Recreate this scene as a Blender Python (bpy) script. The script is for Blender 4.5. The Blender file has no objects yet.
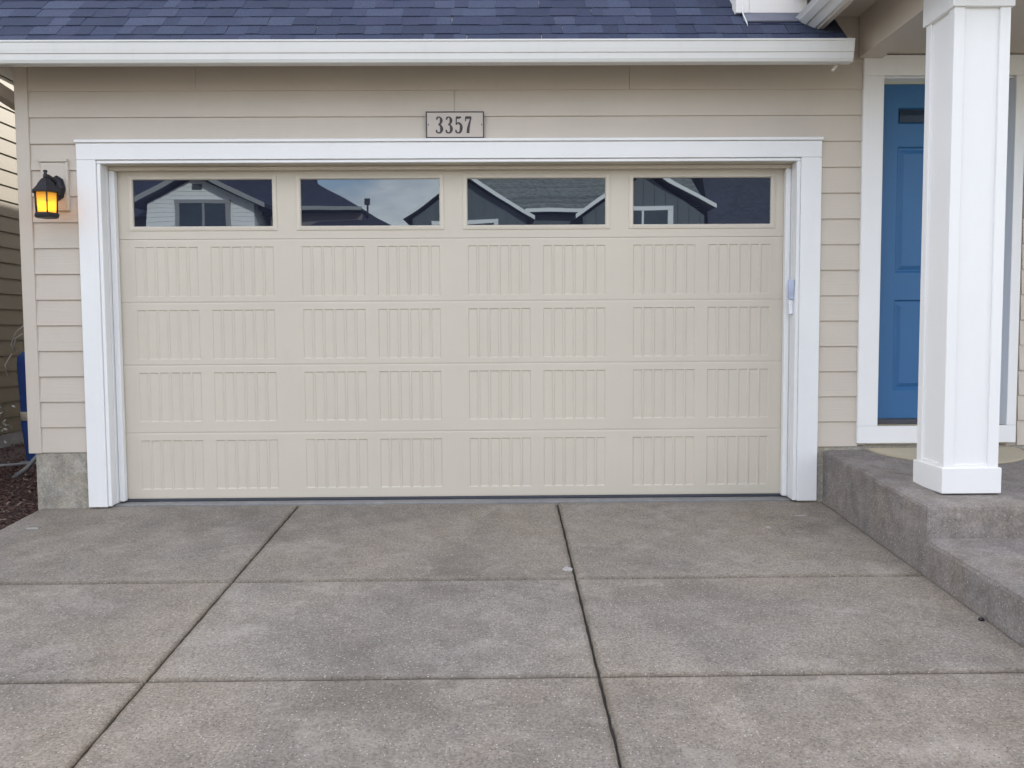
import bpy, bmesh, math, random
from mathutils import Vector, Matrix
random.seed(7)
S = bpy.context.scene
COL = S.collection
R = math.radians
G = 0.068                       # fall of the driveway away from the house (per metre)

# ---------------------------------------------------------------- materials
def new_mat(name):
    m = bpy.data.materials.new(name); m.use_nodes = True
    nt = m.node_tree
    return m, nt, nt.nodes['Principled BSDF']

def node(nt, t, **kw):
    n = nt.nodes.new(t)
    for k, v in kw.items():
        if k in n.inputs: n.inputs[k].default_value = v
        else: setattr(n, k, v)
    return n

def mapped(nt, scale=(1, 1, 1)):
    tc = node(nt, 'ShaderNodeTexCoord'); mp = node(nt, 'ShaderNodeMapping')
    mp.inputs['Scale'].default_value = scale
    nt.links.new(tc.outputs['Object'], mp.inputs['Vector'])
    return mp.outputs['Vector']

def noise(nt, vec, scale, detail=4, rough=.6):
    n = node(nt, 'ShaderNodeTexNoise', Scale=scale, Detail=detail, Roughness=rough)
    nt.links.new(vec, n.inputs['Vector'])
    return n.outputs['Fac']

def ramp(nt, fac, stops):
    r = node(nt, 'ShaderNodeValToRGB'); e = r.color_ramp.elements
    while len(e) < len(stops): e.new(.5)
    for el, (p, c) in zip(e, stops):
        el.position = p; el.color = (*c, 1) if len(c) == 3 else c
    nt.links.new(fac, r.inputs['Fac'])
    return r.outputs['Color']

def mix(nt, a, b, fac, mode='MIX'):
    m = node(nt, 'ShaderNodeMix', data_type='RGBA', blend_type=mode)
    for sock, v in ((m.inputs[6], a), (m.inputs[7], b), (m.inputs[0], fac)):
        if hasattr(v, 'is_output'): nt.links.new(v, sock)
        elif isinstance(v, (int, float)): sock.default_value = v
        else: sock.default_value = (*v, 1)
    return m.outputs[2]

def bump(nt, bsdf, h, strength, dist=.01):
    b = node(nt, 'ShaderNodeBump', Strength=strength, Distance=dist)
    nt.links.new(h, b.inputs['Height']); nt.links.new(b.outputs['Normal'], bsdf.inputs['Normal'])

def paint(name, c, rough=.5, var=.05, grain=(2, 40, 40), gs=.15, dirt=0.0, dirtc=(.25, .22, .18)):
    m, nt, p = new_mat(name)
    v = mapped(nt)
    big = noise(nt, v, 1.3, 5)
    lo = tuple(max(0, x * (1 - var)) for x in c); hi = tuple(min(1, x * (1 + var)) for x in c)
    col = ramp(nt, big, [(.3, lo), (.7, hi)])
    if dirt:
        d = noise(nt, mapped(nt, (6, 6, 1.2)), 2.2, 8, .7)
        msk = ramp(nt, d, [(.52, (0, 0, 0)), (.78, (dirt, dirt, dirt))])
        col = mix(nt, col, dirtc, msk)
    nt.links.new(col, p.inputs['Base Color'])
    p.inputs['Roughness'].default_value = rough
    g = noise(nt, mapped(nt, grain), 3, 6, .65)
    bump(nt, p, g, gs, .004)
    return m

def concrete(name, dark, light, warm, speck=1.0, scale=1.0, stain=.5, tint=False):
    m, nt, p = new_mat(name)
    v = mapped(nt)
    a = noise(nt, v, 1.1 * scale, 6, .62)
    b = noise(nt, v, 5.5 * scale, 6, .7)
    f = noise(nt, v, 85, 3, .7)
    base = ramp(nt, a, [(.33, dark), (.52, tuple((d + l) / 2 for d, l in zip(dark, light))), (.7, light)])
    wm = noise(nt, mapped(nt, (.6, .6, .6)), 1.7 * scale, 4, .6)
    base = mix(nt, base, warm, ramp(nt, wm, [(.42, (0, 0, 0)), (.68, (.75, .75, .75))]))
    base = mix(nt, base, ramp(nt, b, [(.3, (.72, .71, .70)), (.7, (1.18, 1.18, 1.18))]), stain, 'MULTIPLY')
    base = mix(nt, base, ramp(nt, f, [(.3, (.50, .50, .50)), (.7, (1.42, 1.42, 1.42))]), .85 * speck, 'MULTIPLY')
    # pale efflorescence patches
    e = noise(nt, mapped(nt, (1, 1, 1)), 2.6, 9, .78)
    base = mix(nt, base, tuple(min(1, l * 1.55) for l in light), ramp(nt, e, [(.53, (0, 0, 0)), (.74, (.5, .5, .5))]))
    # exposed aggregate: pale and dark grains
    vo = node(nt, 'ShaderNodeTexVoronoi', Scale=80.0); nt.links.new(v, vo.inputs['Vector'])
    grain = ramp(nt, vo.outputs['Distance'], [(.0, (1, 1, 1)), (.2, (1, 1, 1)), (.28, (0, 0, 0))])
    sep = node(nt, 'ShaderNodeSeparateColor'); nt.links.new(vo.outputs['Color'], sep.inputs[0])
    pick = ramp(nt, sep.outputs[0], [(.77, (0, 0, 0)), (.82, (speck, speck, speck))])
    pickd = ramp(nt, sep.outputs[1], [(.72, (0, 0, 0)), (.78, (speck, speck, speck))])
    base = mix(nt, base, (.48, .46, .43), mix(nt, (0, 0, 0), pick, grain, 'MIX'))
    base = mix(nt, base, (.07, .065, .065), mix(nt, (0, 0, 0), pickd, grain, 'MIX'))
    if tint:
        sp = node(nt, 'ShaderNodeSeparateXYZ'); nt.links.new(v, sp.inputs[0]); best = None
        for ax, pos in (('X', -1.465), ('X', .392), ('Y', -1.51), ('Y', -2.645), ('X', 2.30), ('Y', .045)):
            m1 = node(nt, 'ShaderNodeMath', operation='SUBTRACT'); nt.links.new(sp.outputs[ax], m1.inputs[0]); m1.inputs[1].default_value = pos
            m2 = node(nt, 'ShaderNodeMath', operation='ABSOLUTE'); nt.links.new(m1.outputs[0], m2.inputs[0])
            if best is None: best = m2.outputs[0]
            else:
                m3 = node(nt, 'ShaderNodeMath', operation='MINIMUM'); nt.links.new(best, m3.inputs[0]); nt.links.new(m2.outputs[0], m3.inputs[1]); best = m3.outputs[0]
        dn = node(nt, 'ShaderNodeMath', operation='MULTIPLY_ADD'); nt.links.new(b, dn.inputs[0]); dn.inputs[1].default_value = -.03; nt.links.new(best, dn.inputs[2])
        edge = ramp(nt, dn.outputs[0], [(.0, (.70, .66, .60)), (.014, (1, 1, 1))])
        base = mix(nt, base, edge, .7, 'MULTIPLY')
        at = node(nt, 'ShaderNodeAttribute', attribute_name='Tint'); base = mix(nt, base, at.outputs['Color'], 1.0, 'MULTIPLY')
    nt.links.new(base, p.inputs['Base Color'])
    p.inputs['Roughness'].default_value = .85
    h = mix(nt, f, b, .35)
    bump(nt, p, h, .5, .006)
    return m

def attr_mat(name, rough=.9, grit=120, gstr=.5, gain=(.75, 1.25)):
    m, nt, p = new_mat(name)
    a = node(nt, 'ShaderNodeAttribute', attribute_name='Tint')
    v = mapped(nt)
    f = noise(nt, v, grit, 3, .7)
    col = mix(nt, a.outputs['Color'], ramp(nt, f, [(.3, (gain[0],) * 3), (.7, (gain[1],) * 3)]), .8, 'MULTIPLY')
    nt.links.new(col, p.inputs['Base Color'])
    p.inputs['Roughness'].default_value = rough
    bump(nt, p, f, gstr, .003)
    return m

def plain(name, c, rough=.5, metal=0.0, **kw):
    m, nt, p = new_mat(name)
    v = mapped(nt)
    n = noise(nt, v, 9, 5)
    nt.links.new(ramp(nt, n, [(.3, tuple(x * .88 for x in c)), (.7, tuple(min(1, x * 1.1) for x in c))]), p.inputs['Base Color'])
    p.inputs['Roughness'].default_value = rough; p.inputs['Metallic'].default_value = metal
    for k, x in kw.items(): p.inputs[k.replace('_', ' ')].default_value = x
    return m

def glass(name, tint=(.012, .014, .018), ior=2.1):
    m, nt, p = new_mat(name)
    v = mapped(nt)
    n = noise(nt, v, 1.4, 2)
    nt.links.new(ramp(nt, n, [(.3, tint), (.7, tuple(t * 1.4 for t in tint))]), p.inputs['Base Color'])
    p.inputs['Roughness'].default_value = .010; p.inputs['IOR'].default_value = ior; p.inputs['Specular Tint'].default_value = (.72, .86, 1, 1)
    bump(nt, p, noise(nt, v, 2.2, 1), .022, .02)      # slight bowing of the pane
    return m

M = {}
M['siding'] = paint('siding_paint', (.548, .488, .420), .55, .045, (1.0, 34, 34), .40, .07, (.42, .36, .30))
M['taupe'] = paint('corner_paint', (.548, .488, .420), .5, .03, (20, 20, 1.2), .15)
M['trim'] = paint('white_trim_paint', (.79, .79, .79), .42, .02, (12, 12, 1.5), .10, .10, (.50, .48, .44))
M['column'] = paint('white_column_paint', (.80, .795, .79), .42, .015, (12, 12, 1.5), .14, .05, (.55, .52, .48))
M['gutter'] = paint('gutter_enamel', (.67, .665, .645), .32, .03, (1, 10, 10), .05, .15, (.45, .43, .40))
M['door'] = paint('garage_door_enamel', (.585, .531, .446), .45, .025, (3, 3, 3), .05, .10, (.44, .39, .32))
M['doorframe'] = paint('window_frame_enamel', (.610, .556, .468), .42, .02, (3, 3, 3), .05)
M['blue'] = paint('blue_door_paint', (.020, .112, .270), .50, .06, (10, 10, 1.5), .12)
M['cream'] = paint('cream_wall_paint', (.74, .71, .68), .5, .02)
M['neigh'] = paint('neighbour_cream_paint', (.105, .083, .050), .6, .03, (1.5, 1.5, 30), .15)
M['white_side'] = paint('white_siding_paint', (.72, .72, .71), .6, .03)
M['grey_side'] = paint('charcoal_board_paint', (.085, .10, .11), .6, .06)
M['plum_side'] = paint('dusky_wall_paint', (.17, .14, .15), .6, .06)
M['grey_trim'] = paint('grey_trim_paint', (.26, .26, .26), .6, .03)
M['beige_house'] = paint('tan_wall_paint', (.40, .35, .28), .6, .04)
M['foundation'] = concrete('foundation_concrete', (.25, .235, .205), (.42, .395, .35), (.38, .335, .26), .6, 6, 1.3)
M['drive'] = concrete('driveway_concrete', (.184, .162, .140), (.302, .276, .246), (.262, .222, .174), 1.0, .8, .8, True)
M['porch'] = concrete('porch_concrete', (.172, .153, .146), (.272, .247, .236), (.235, .200, .168), .8, 1.8, 1.0)
M['joint'] = plain('joint_dirt', (.05, .045, .042), .95)
M['sill'] = concrete('sill_concrete', (.22, .22, .23), (.30, .30, .30), (.26, .25, .23), .2, 3, .5)
M['shingle'] = attr_mat('asphalt_shingle', .92, 110, .9, (.55, 1.5))
M['shingle_far'] = attr_mat('asphalt_shingle_far', .92, 7, .3, (.45, 1.6))
M['mulch_chip'] = attr_mat('bark_chip', .95, 60, .6)
M['dark'] = plain('black_iron', (.022, .020, .026), .5, .3)
M['seal'] = plain('rubber_seal', (.05, .055, .07), .6)
M['glass'] = glass('tinted_glass', (.012, .014, .024), ior=2.0)
M['glass_far'] = glass('far_window_glass', (.02, .025, .03), 1.6)
M['lite'] = glass('dark_obscure_glass', (.022, .030, .048), 1.2)
M['plate'] = paint('number_plate_face', (.53, .465, .415), .5, .02)
M['digit'] = plain('bronze_digit', (.035, .030, .036), .5)
M['keypad'] = plain('keypad_plastic', (.80, .82, .86), .35)
M['keypad2'] = plain('keypad_cover_plastic', (.50, .56, .74), .3)
M['mat'] = paint('coir_fibre', (.46, .40, .29), .95, .12, (60, 60, 60), .8)
M['bag'] = paint('blue_canvas', (.018, .055, .22), .85, .2, (9, 9, 2), .5)
M['strap'] = plain('beige_webbing', (.42, .37, .29), .9)
M['pipe'] = plain('grey_tube', (.22, .22, .22), .5)
M['rope'] = plain('pale_cord', (.35, .31, .27), .9)
M['flash'] = plain('flashing_metal', (.16, .17, .22), .5, .3)
M['caulk'] = plain('white_sealant', (.7, .7, .7), .6)
M['asphalt'] = concrete('street_asphalt', (.10, .098, .095), (.14, .137, .132), (.12, .115, .105), .3, 1, .4)
M['lawn'] = paint('lawn_grass', (.15, .145, .07), .95, .4, (30, 30, 30), 1.0)
M['soil'] = paint('mulch_soil', (.045, .026, .022), .98, .35, (50, 50, 50), 1.0)
M['bark'] = plain('tree_bark', (.10, .075, .055), .95)
M['leaf'] = attr_mat('leaf_green', .7, 8, .1)
M['petal'] = plain('pale_leaf', (.45, .45, .40), .7)
M['chalk'] = concrete('chalky_residue', (.34, .33, .32), (.46, .45, .44), (.38, .36, .34), .8, 6)
M['vent'] = plain('louvre_vent', (.05, .06, .06), .6)

def amber():
    m, nt, p = new_mat('amber_glass')
    out = nt.nodes['Material Output']; nt.nodes.remove(p)
    v = mapped(nt); n = noise(nt, v, 45, 4)
    tr = node(nt, 'ShaderNodeBsdfTranslucent'); gl = node(nt, 'ShaderNodeBsdfDiffuse'); tp = node(nt, 'ShaderNodeBsdfTransparent')
    nt.links.new(ramp(nt, n, [(.3, (1, .82, .20)), (.7, (1, .93, .30))]), tr.inputs['Color'])
    gl.inputs['Color'].default_value = (.75, .52, .30, 1); tp.inputs['Color'].default_value = (1, .55, .12, 1)
    m1 = node(nt, 'ShaderNodeMixShader'); m1.inputs[0].default_value = .3
    nt.links.new(tr.outputs[0], m1.inputs[1]); nt.links.new(gl.outputs[0], m1.inputs[2])
    m2 = node(nt, 'ShaderNodeMixShader'); m2.inputs[0].default_value = .36
    nt.links.new(m1.outputs[0], m2.inputs[1]); nt.links.new(tp.outputs[0], m2.inputs[2])
    nt.links.new(m2.outputs[0], out.inputs['Surface'])
    return m
M['amber'] = amber()
def bulbmat():
    m, nt, p = new_mat('glowing_bulb')
    p.inputs['Base Color'].default_value = (1, .8, .5, 1)
    p.inputs['Emission Color'].default_value = (1, .88, .42, 1); p.inputs['Emission Strength'].default_value = 5.5
    return m
M['bulb'] = bulbmat()

# ---------------------------------------------------------------- mesh building
class MB:
    def __init__(s): s.bm = bmesh.new(); s.tint = s.bm.loops.layers.float_color.new('Tint')
    def _paint(s, faces, c):
        if c:
            for f in faces:
                for l in f.loops: l[s.tint] = (*c, 1)
    def box(s, x0, x1, y0, y1, z0, z1, bev=0, c=None, seg=1):
        vs = [s.bm.verts.new((x, y, z)) for x in (x0, x1) for y in (y0, y1) for z in (z0, z1)]
        idx = ((0, 1, 3, 2), (4, 6, 7, 5), (0, 4, 5, 1), (2, 3, 7, 6), (0, 2, 6, 4), (1, 5, 7, 3))
        fs = [s.bm.faces.new([vs[i] for i in q]) for q in idx]
        if bev:
            es = list({e for f in fs for e in f.edges})
            r = bmesh.ops.bevel(s.bm, geom=es, offset=bev, segments=seg, profile=.7, affect='EDGES')
            fs = [f for f in r['faces']]
        s._paint([f for f in fs if f.is_valid], c)
        return s
    def poly(s, pts, c=None):
        f = s.bm.faces.new([s.bm.verts.new(p) for p in pts]); s._paint([f], c); return f
    def loft(s, rings, cap=True, smooth=False, c=None, closed=True):
        rv = [[s.bm.verts.new(p) for p in r] for r in rings]; fs = []
        n = len(rv[0])
        for a, b in zip(rv, rv[1:]):
            for i in range(n if closed else n - 1):
                j = (i + 1) % n
                f = s.bm.faces.new((a[i], a[j], b[j], b[i])); f.smooth = smooth; fs.append(f)
        if cap and closed:
            fs.append(s.bm.faces.new(rv[0][::-1])); fs.append(s.bm.faces.new(rv[-1]))
        s._paint(fs, c); return s
    def prism(s, pts, axis, a, b, c=None):
        def P(p, t):
            if axis == 'x': return (t, p[0], p[1])
            if axis == 'y': return (p[0], t, p[1])
            return (p[0], p[1], t)
        return s.loft([[P(p, a) for p in pts], [P(p, b) for p in pts]], c=c)
    def lathe(s, prof, cx, cy, n=20, c=None, rot=0):
        return s.loft([[(cx + r * math.cos(rot + 2 * math.pi * i / n), cy + r * math.sin(rot + 2 * math.pi * i / n), z) for i in range(n)] for r, z in prof], smooth=n > 8, c=c)
    def tube(s, pts, r, n=10, c=None):
        pts = [Vector(p) for p in pts]; rings = []
        rs = r if isinstance(r, (list, tuple)) else [r] * len(pts)
        for i, p in enumerate(pts):
            d = (pts[min(i + 1, len(pts) - 1)] - pts[max(i - 1, 0)]).normalized()
            u = d.orthogonal().normalized() if i == 0 else (u - d * u.dot(d)).normalized()
            w = d.cross(u)
            rings.append([tuple(p + (u * math.cos(2 * math.pi * k / n) + w * math.sin(2 * math.pi * k / n)) * rs[i]) for k in range(n)])
        return s.loft(rings, smooth=True, c=c)
    def build(s, name, mat, parent=None, norm=True):
        org = Vector((0, 0, 0)); p = parent
        while p is not None: org += p.location; p = p.parent
        if norm: bmesh.ops.recalc_face_normals(s.bm, faces=s.bm.faces)
        me = bpy.data.meshes.new(name)
        if org.length: bmesh.ops.translate(s.bm, verts=s.bm.verts, vec=-org)
        s.bm.to_mesh(me); s.bm.free(); me.materials.append(M[mat])
        o = bpy.data.objects.new(name, me); COL.objects.link(o)
        if parent is not None: o.parent = parent
        return o

def tag(o, label, cat, group=None, kind=None):
    if label: o['label'] = label
    if cat: o['category'] = cat
    if group: o['group'] = group
    if kind: o['kind'] = kind
    return o
def thing(name, loc, label, cat, group=None):
    o = bpy.data.objects.new(name, None); COL.objects.link(o); o.location = loc; o.empty_display_size = .1
    return tag(o, label, cat, group)

def gz(y):
    return 0 if y > 0 else (G * y if y > -8 else -8 * G)

# ================================================================ GROUND
def ground_sheet(name, x0, x1, ys, off, mat, nx=1):
    b = MB()
    xs = [x0 + (x1 - x0) * i / nx for i in range(nx + 1)]
    g = [[b.bm.verts.new((x, y, gz(y) + off)) for x in xs] for y in ys]
    for r0, r1 in zip(g, g[1:]):
        for i in range(nx): b.bm.faces.new((r0[i], r0[i + 1], r1[i + 1], r1[i]))
    o = b.build(name, mat)
    return tag(o, None, None, kind='structure')
ground_sheet('ground', -300, 300, [-400, -60, -20, -8, -6, -4, -2, 0, 20, 60, 400], -.10, 'lawn', 2)
ground_sheet('mulch_bed', -5.68, -3.27, [-7.5, -5, -3, -1.5, 0, 2, 6, 12], -.052, 'soil', 2)
st = MB(); st.box(-200, 200, -18.5, -10.2, -.70, -.60); tag(st.build('street', 'asphalt'), None, None, kind='structure')
pv = MB(); pv.box(-200, 200, -9.9, -8.35, -.70, -.56, .01); pv.box(-200, 200, -20.2, -18.75, -.70, -.56, .01)
tag(pv.build('pavement', 'porch'), None, None, kind='structure')
kb = MB(); kb.box(-200, 200, -10.2, -9.9, -.72, -.545, .02); kb.box(-200, 200, -18.75, -18.5, -.72, -.545, .02)
tag(kb.build('kerb', 'sill'), None, None, kind='structure')

# driveway: hand-poured slabs with open long joints and tooled cross joints
def slab(b, x0, x1, y0, y1, gx0, gx1, gy, th=.09, r=.006, c=(1, 1, 1)):
    rnd = random.Random(int(x0 * 97 + y0 * 31))
    x0 += gx0; x1 -= gx1; y0 += gy; y1 -= gy
    pts = []
    def run(a, bb):
        n = max(2, int((Vector(bb) - Vector(a)).length / .05))
        for i in range(n):
            t = i / n; j = 0 if i == 0 else rnd.uniform(-.0022, .0022)
            d = (Vector(bb) - Vector(a)).normalized()
            pts.append((a[0] + (bb[0] - a[0]) * t - d.y * j, a[1] + (bb[1] - a[1]) * t + d.x * j))
    run((x0, y0), (x1, y0)); run((x1, y0), (x1, y1)); run((x1, y1), (x0, y1)); run((x0, y1), (x0, y0))
    cx, cy = (x0 + x1) / 2, (y0 + y1) / 2
    def ring(ins, dz):
        out = []
        for x, y in pts:
            xx = x + (ins if x < cx else -ins) * (1 if abs(x - x0) < .02 or abs(x - x1) < .02 else 0)
            yy = y + (ins if y < cy else -ins) * (1 if abs(y - y0) < .02 or abs(y - y1) < .02 else 0)
            out.append((xx, yy, gz(yy) + dz))
        return out
    b.loft([ring(0, -th), ring(0, -r), ring(r * .4, -r * .35), ring(r * 1.6, 0)], c=c)
XJ = [-3.285, -1.465, .392, 2.30]; YJ = [-8.3, -6.6, -5.2, -3.95, -2.645, -1.51, .045]
b = MB()
for i in range(3):
    for j in range(6):
        k = 1 + .03 * math.sin(i * 5.1 + j * 2.3); w = .008 * math.cos(i * 3 + j * 1.7) + (.035 if j < 4 else .01)
        slab(b, XJ[i], XJ[i + 1], YJ[j], YJ[j + 1], 0 if i == 0 else .0055, .004 if i == 2 else (.0055), .010 if j == 4 else .008, r=.010, c=(k + w, k, k - w))
tag(b.build('driveway', 'drive'), None, None, kind='structure')
jb = ground_sheet('driveway_joint_base', -3.27, 2.296, [-8.28, -6, -4, -2, .0, .05], -.022, 'joint')

# marks left on the slabs
def blot(cx, cy, pts, seed):
    q = MB(); rr = random.Random(seed); n = 16
    q.poly([(cx + pts[0] * math.cos(6.283 * i / n) * rr.uniform(.55, 1.1), cy + pts[1] * math.sin(6.283 * i / n) * rr.uniform(.5, 1.15), 0) for i in range(n)])
    for v_ in q.bm.verts: v_.co.z = gz(v_.co.y) + .0015
    return q
for nn, (cx_, cy_, rx_, ry_) in enumerate(((.36, -1.37, .030, .045), (2.02, -.36, .055, .022), (1.72, -.62, .02, .03), (-3.08, -.50, .05, .03))):
    tag(blot(cx_, cy_, (rx_, ry_), nn).build('chalky_mark', 'chalk'), None, None, kind='structure')
pbm = MB(); pbm.lathe([(.004, gz(-2.13) - .001), (.014, gz(-2.13) + .003), (.012, gz(-2.13) + .011), (.003, gz(-2.13) + .014)], 2.262, -2.13, 9)
tag(pbm.build('pebble', 'dark'), 'small dark pebble lying on the driveway beside the lower porch step', 'pebble')
# mulch chips
b = MB(); rnd = random.Random(3)
for k in range(9000):
    if k < 5500: x, y = rnd.uniform(-4.9, -3.30), rnd.uniform(-1.2, 3.0)
    else: x, y = rnd.uniform(-5.65, -3.3), rnd.uniform(-3.5, 8)
    L, W = rnd.uniform(.02, .06), rnd.uniform(.006, .016)
    a = rnd.uniform(0, 6.28); t = rnd.uniform(-.5, .5); z = gz(y) - .048 + rnd.uniform(0, .012)
    if x > -3.30 - L: x -= .04
    d = Vector((math.cos(a) * math.cos(t), math.sin(a) * math.cos(t), math.sin(t))) * L / 2
    w = Vector((-math.sin(a), math.cos(a), rnd.uniform(-.4, .4))) * W / 2
    h = Vector((0, 0, rnd.uniform(.003, .008))); p = Vector((x, y, z + .006))
    v = rnd.random()
    c = (.055 + .05 * v, .030 + .026 * v, .026 + .02 * v) if rnd.random() < .93 else (.22, .17, .13)
    b.loft([[p - d - w, p - d + w, p - d * .8 + w + h, p - d * .8 - w + h], [p + d - w, p + d + w, p + d * .9 + w + h, p + d * .9 - w + h]], c=c)
tag(b.build('bark_mulch', 'mulch_chip'), 'dark red brown bark mulch covering the strip beside the house', None, kind='stuff')

# ================================================================ THE HOUSE
house = thing('garage_house', (0, 0, 0), 'taupe lap sided house with wide beige garage door and blue front door', 'house')
P0, PZ = .398, .1793
TX0, TX1, IX0, IX1 = -2.934, 2.246, -2.801, 2.103       # garage trim outside / inside
TZI, TZO = 2.436, 2.552

# structural wall behind the boards
b = MB()
b.box(-3.33, IX0 - .02, .002, .16, .40, 3.24); b.box(IX1 + .02, 2.60, .002, .16, .405, 3.24)
b.box(IX0 - .02, IX1 + .02, .002, .16, TZI + .02, 3.24)
b.box(-3.33, -3.18, .16, 12.0, .40, 3.3)
b.box(2.60, 3.70, .002, .16, 3.022, 3.9); b.box(3.702, 8.0, .002, .16, .3, 3.9); b.box(3.62, 3.70, .002, .16, .3, 2.988); b.box(2.24, 2.60, .002, .16, 3.241, 3.9)
b.build('wall', 'siding', house)

# lap boards
def board(b, x0, x1, z0, h=PZ, zc=None):
    zb = z0 if zc is None else zc
    f = lambda z: -.019 + (z - z0) / h * .012
    e = random.uniform(-.0008, .0008)
    prof = [(.0, zb), (f(zb) + .0015, zb), (f(zb) + e, zb + .003), (f(z0 + h) + e, z0 + h + .002), (.0, z0 + h + .002)]
    b.prism(prof, 'x', x0, x1)
b = MB()
for k in range(16):
    z = P0 + k * PZ
    if z > 3.2: break
    if z < 2.5:
        board(b, -3.256, TX0 + .02, z); board(b, TX1 - .02, 2.537, z)
    else:
        rnd = random.Random(k)
        cuts = {13: [-.318], 14: [-2.1, .9], 12: [], 15: [.2]}.get(k, [])
        xs = [-3.256] + cuts + [2.537]
        for a, c in zip(xs, xs[1:]): board(b, a + (.0015 if a > -3 else 0), c - (.0015 if c < 2 else 0), z)
for k in range(18):
    z = P0 + k * PZ
    if z > 3.4: break
    board(b, 3.69, 8.0, z)
z = P0 + 15 * PZ
for k in range(16, 19): board(b, 2.24, 2.60, P0 + k * PZ)
o = b.build('lap_siding', 'siding', house)
# side wall boards (facing the neighbour)
b = MB()
for k in range(16):
    z = P0 + k * PZ
    b.prism([(-3.33, z), (-3.345, z), (-3.335, z + PZ), (-3.33, z + PZ)], 'y', .075, 12.0)
b.build('side_siding', 'siding', house)
b = MB(); b.box(-3.346, -3.256, -.027, .07, P0 - .004, 3.2, .003); b.build('corner_board', 'taupe', house)
b = MB(); b.box(-3.305, TX0 + .03, -.012, .4, -.2, P0 - .003, .004); b.box(-3.30, -3.1, .4, 12, -.2, P0 - .003); b.box(IX1 + .03, 8, -.008, .15, -.2, .397)
b.build('foundation', 'foundation', house)

# garage trim: flat casing, inner bead, jamb and stop
b = MB()
b.box(TX0, IX0, -.036, .0, .008, TZI, .003); b.box(IX1, TX1, -.036, .0, .012, TZI, .003)
b.box(TX0, TX1, -.0365, .0, TZI + .001, TZO, .003)
trim = b.build('garage_trim', 'trim', house)
b = MB()
b.box(TX0 - .004, TX1 + .004, -.050, .0, TZO + .001, TZO + .021, .002)
b.build('head_flashing', 'trim', trim)
b = MB()
JX0, JX1, JZ = IX0 + .026, IX1 - .026, TZI - .022
b.box(IX0 + .001, JX0, -.024, .0, .012, JZ - .001, .003); b.box(JX1, IX1 - .001, -.024, .0, .014, JZ - .001, .003)
b.box(IX0 + .001, IX1 - .001, -.0245, .0, JZ, TZI - .001, .003)
b.build('inner_bead', 'trim', trim)
b = MB()
b.box(JX0 - .03, JX0 - .001, .0005, .20, .016, JZ + .02); b.build('side_jamb', 'trim', trim); b = MB(); b.box(JX1 + .001, JX1 + .03, .0005, .20, .018, JZ + .02)
b.build('side_jamb', 'trim', trim)
b = MB()
b.box(JX0 - .0005, JX1 + .0005, .0005, .20, JZ + .001, JZ + .03)
b.box(JX0, JX1, .098, .148, JZ - .026, JZ, .004)
b.build('head_jamb', 'doorframe', trim)
b = MB()
b.box(JX0, JX0 + .004, .055, .062, .02, JZ - .002, .001); b.box(JX0 + .0005, JX0 + .040, .094, .149, .0205, JZ - .028, .006); b.build('door_stop', 'trim', trim)
b = MB(); b.box(JX1 - .004, JX1, .055, .062, .02, JZ - .002, .001); b.box(JX1 - .036, JX1 - .0005, .094, .149, .022, JZ - .028, .006)
b.build('door_stop', 'trim', trim)

# ---------------- garage door
DY = .155; DX0, DX1 = -2.775, 2.085
SZ = [.030, .511, 1.004, 1.456, 1.908, 2.402]
COLX = [-2.134, -.9375, .257, 1.4525]
def uniq(v):
    out = []
    for x in sorted(v):
        if not out or x - out[-1] > 1e-5: out.append(x)
    return out
def face_grid(b, x0, x1, z0, z1, cells, depth, y, slope=.006, sides=True, lip=.010):
    """flat section front with recessed cells; the upper and lower edge curl back to the joint"""
    xs = uniq([x0, x1] + [c[0] for c in cells] + [c[1] for c in cells])
    zs = uniq([z0 + lip, z1 - lip] + [c[2] for c in cells] + [c[3] for c in cells])
    V = {}
    def v(x, yy, z):
        k = (round(x, 5), round(yy, 5), round(z, 5))
        if k not in V: V[k] = b.bm.verts.new((x, yy, z))
        return V[k]
    cs = {(round(c[0], 5), round(c[2], 5)): c for c in cells}
    for i in range(len(xs) - 1):
        for j in range(len(zs) - 1):
            a, bb, c, d = xs[i], xs[i + 1], zs[j], zs[j + 1]
            q = [(a, c), (bb, c), (bb, d), (a, d)]
            if (round(a, 5), round(c, 5)) in cs:
                s = slope
                q2 = [(a + s, c + s * 1.5), (bb - s, c + s * 1.5), (bb - s, d - s), (a + s, d - s)]
                for k in range(4):
                    m = (k + 1) % 4
                    b.bm.faces.new((v(q[k][0], y, q[k][1]), v(q[m][0], y, q[m][1]), v(q2[m][0], y + depth, q2[m][1]), v(q2[k][0], y + depth, q2[k][1])))
                b.bm.faces.new([v(p[0], y + depth, p[1]) for p in q2])
            else:
                b.bm.faces.new([v(p[0], y, p[1]) for p in q])
    for zz, ze in ((z0 + lip, z0), (z1 - lip, z1)):
        for i in range(len(xs) - 1):
            b.bm.faces.new((v(xs[i], y, zz), v(xs[i + 1], y, zz), v(xs[i + 1], y + .0022, ze), v(xs[i], y + .0022, ze)))
            b.bm.faces.new((v(xs[i], y + .0022, ze), v(xs[i + 1], y + .0022, ze), v(xs[i + 1], y + .04, ze), v(xs[i], y + .04, ze)))
gdoor = None
RT = [None, (.0985, .4575), (.594, .951), (1.046, 1.403), (1.498, 1.855)]
b = MB()
for s in range(4):
    z0, z1 = SZ[s] + .0004, SZ[s + 1] - .0004
    zr0, zr1 = RT[s + 1]
    cells = []
    for cx in COLX:
        for g0 in (cx - .497, cx + .046):
            w = .451; n = 6; rib = .0105
            pw = (w - rib * (n - 1)) / n
            for k in range(n):
                a = g0 + k * (pw + rib)
                cells.append((a, a + pw, zr0, zr1))
    face_grid(b, DX0, DX1, z0, z1, cells, .0062, DY, .0055)
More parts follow.
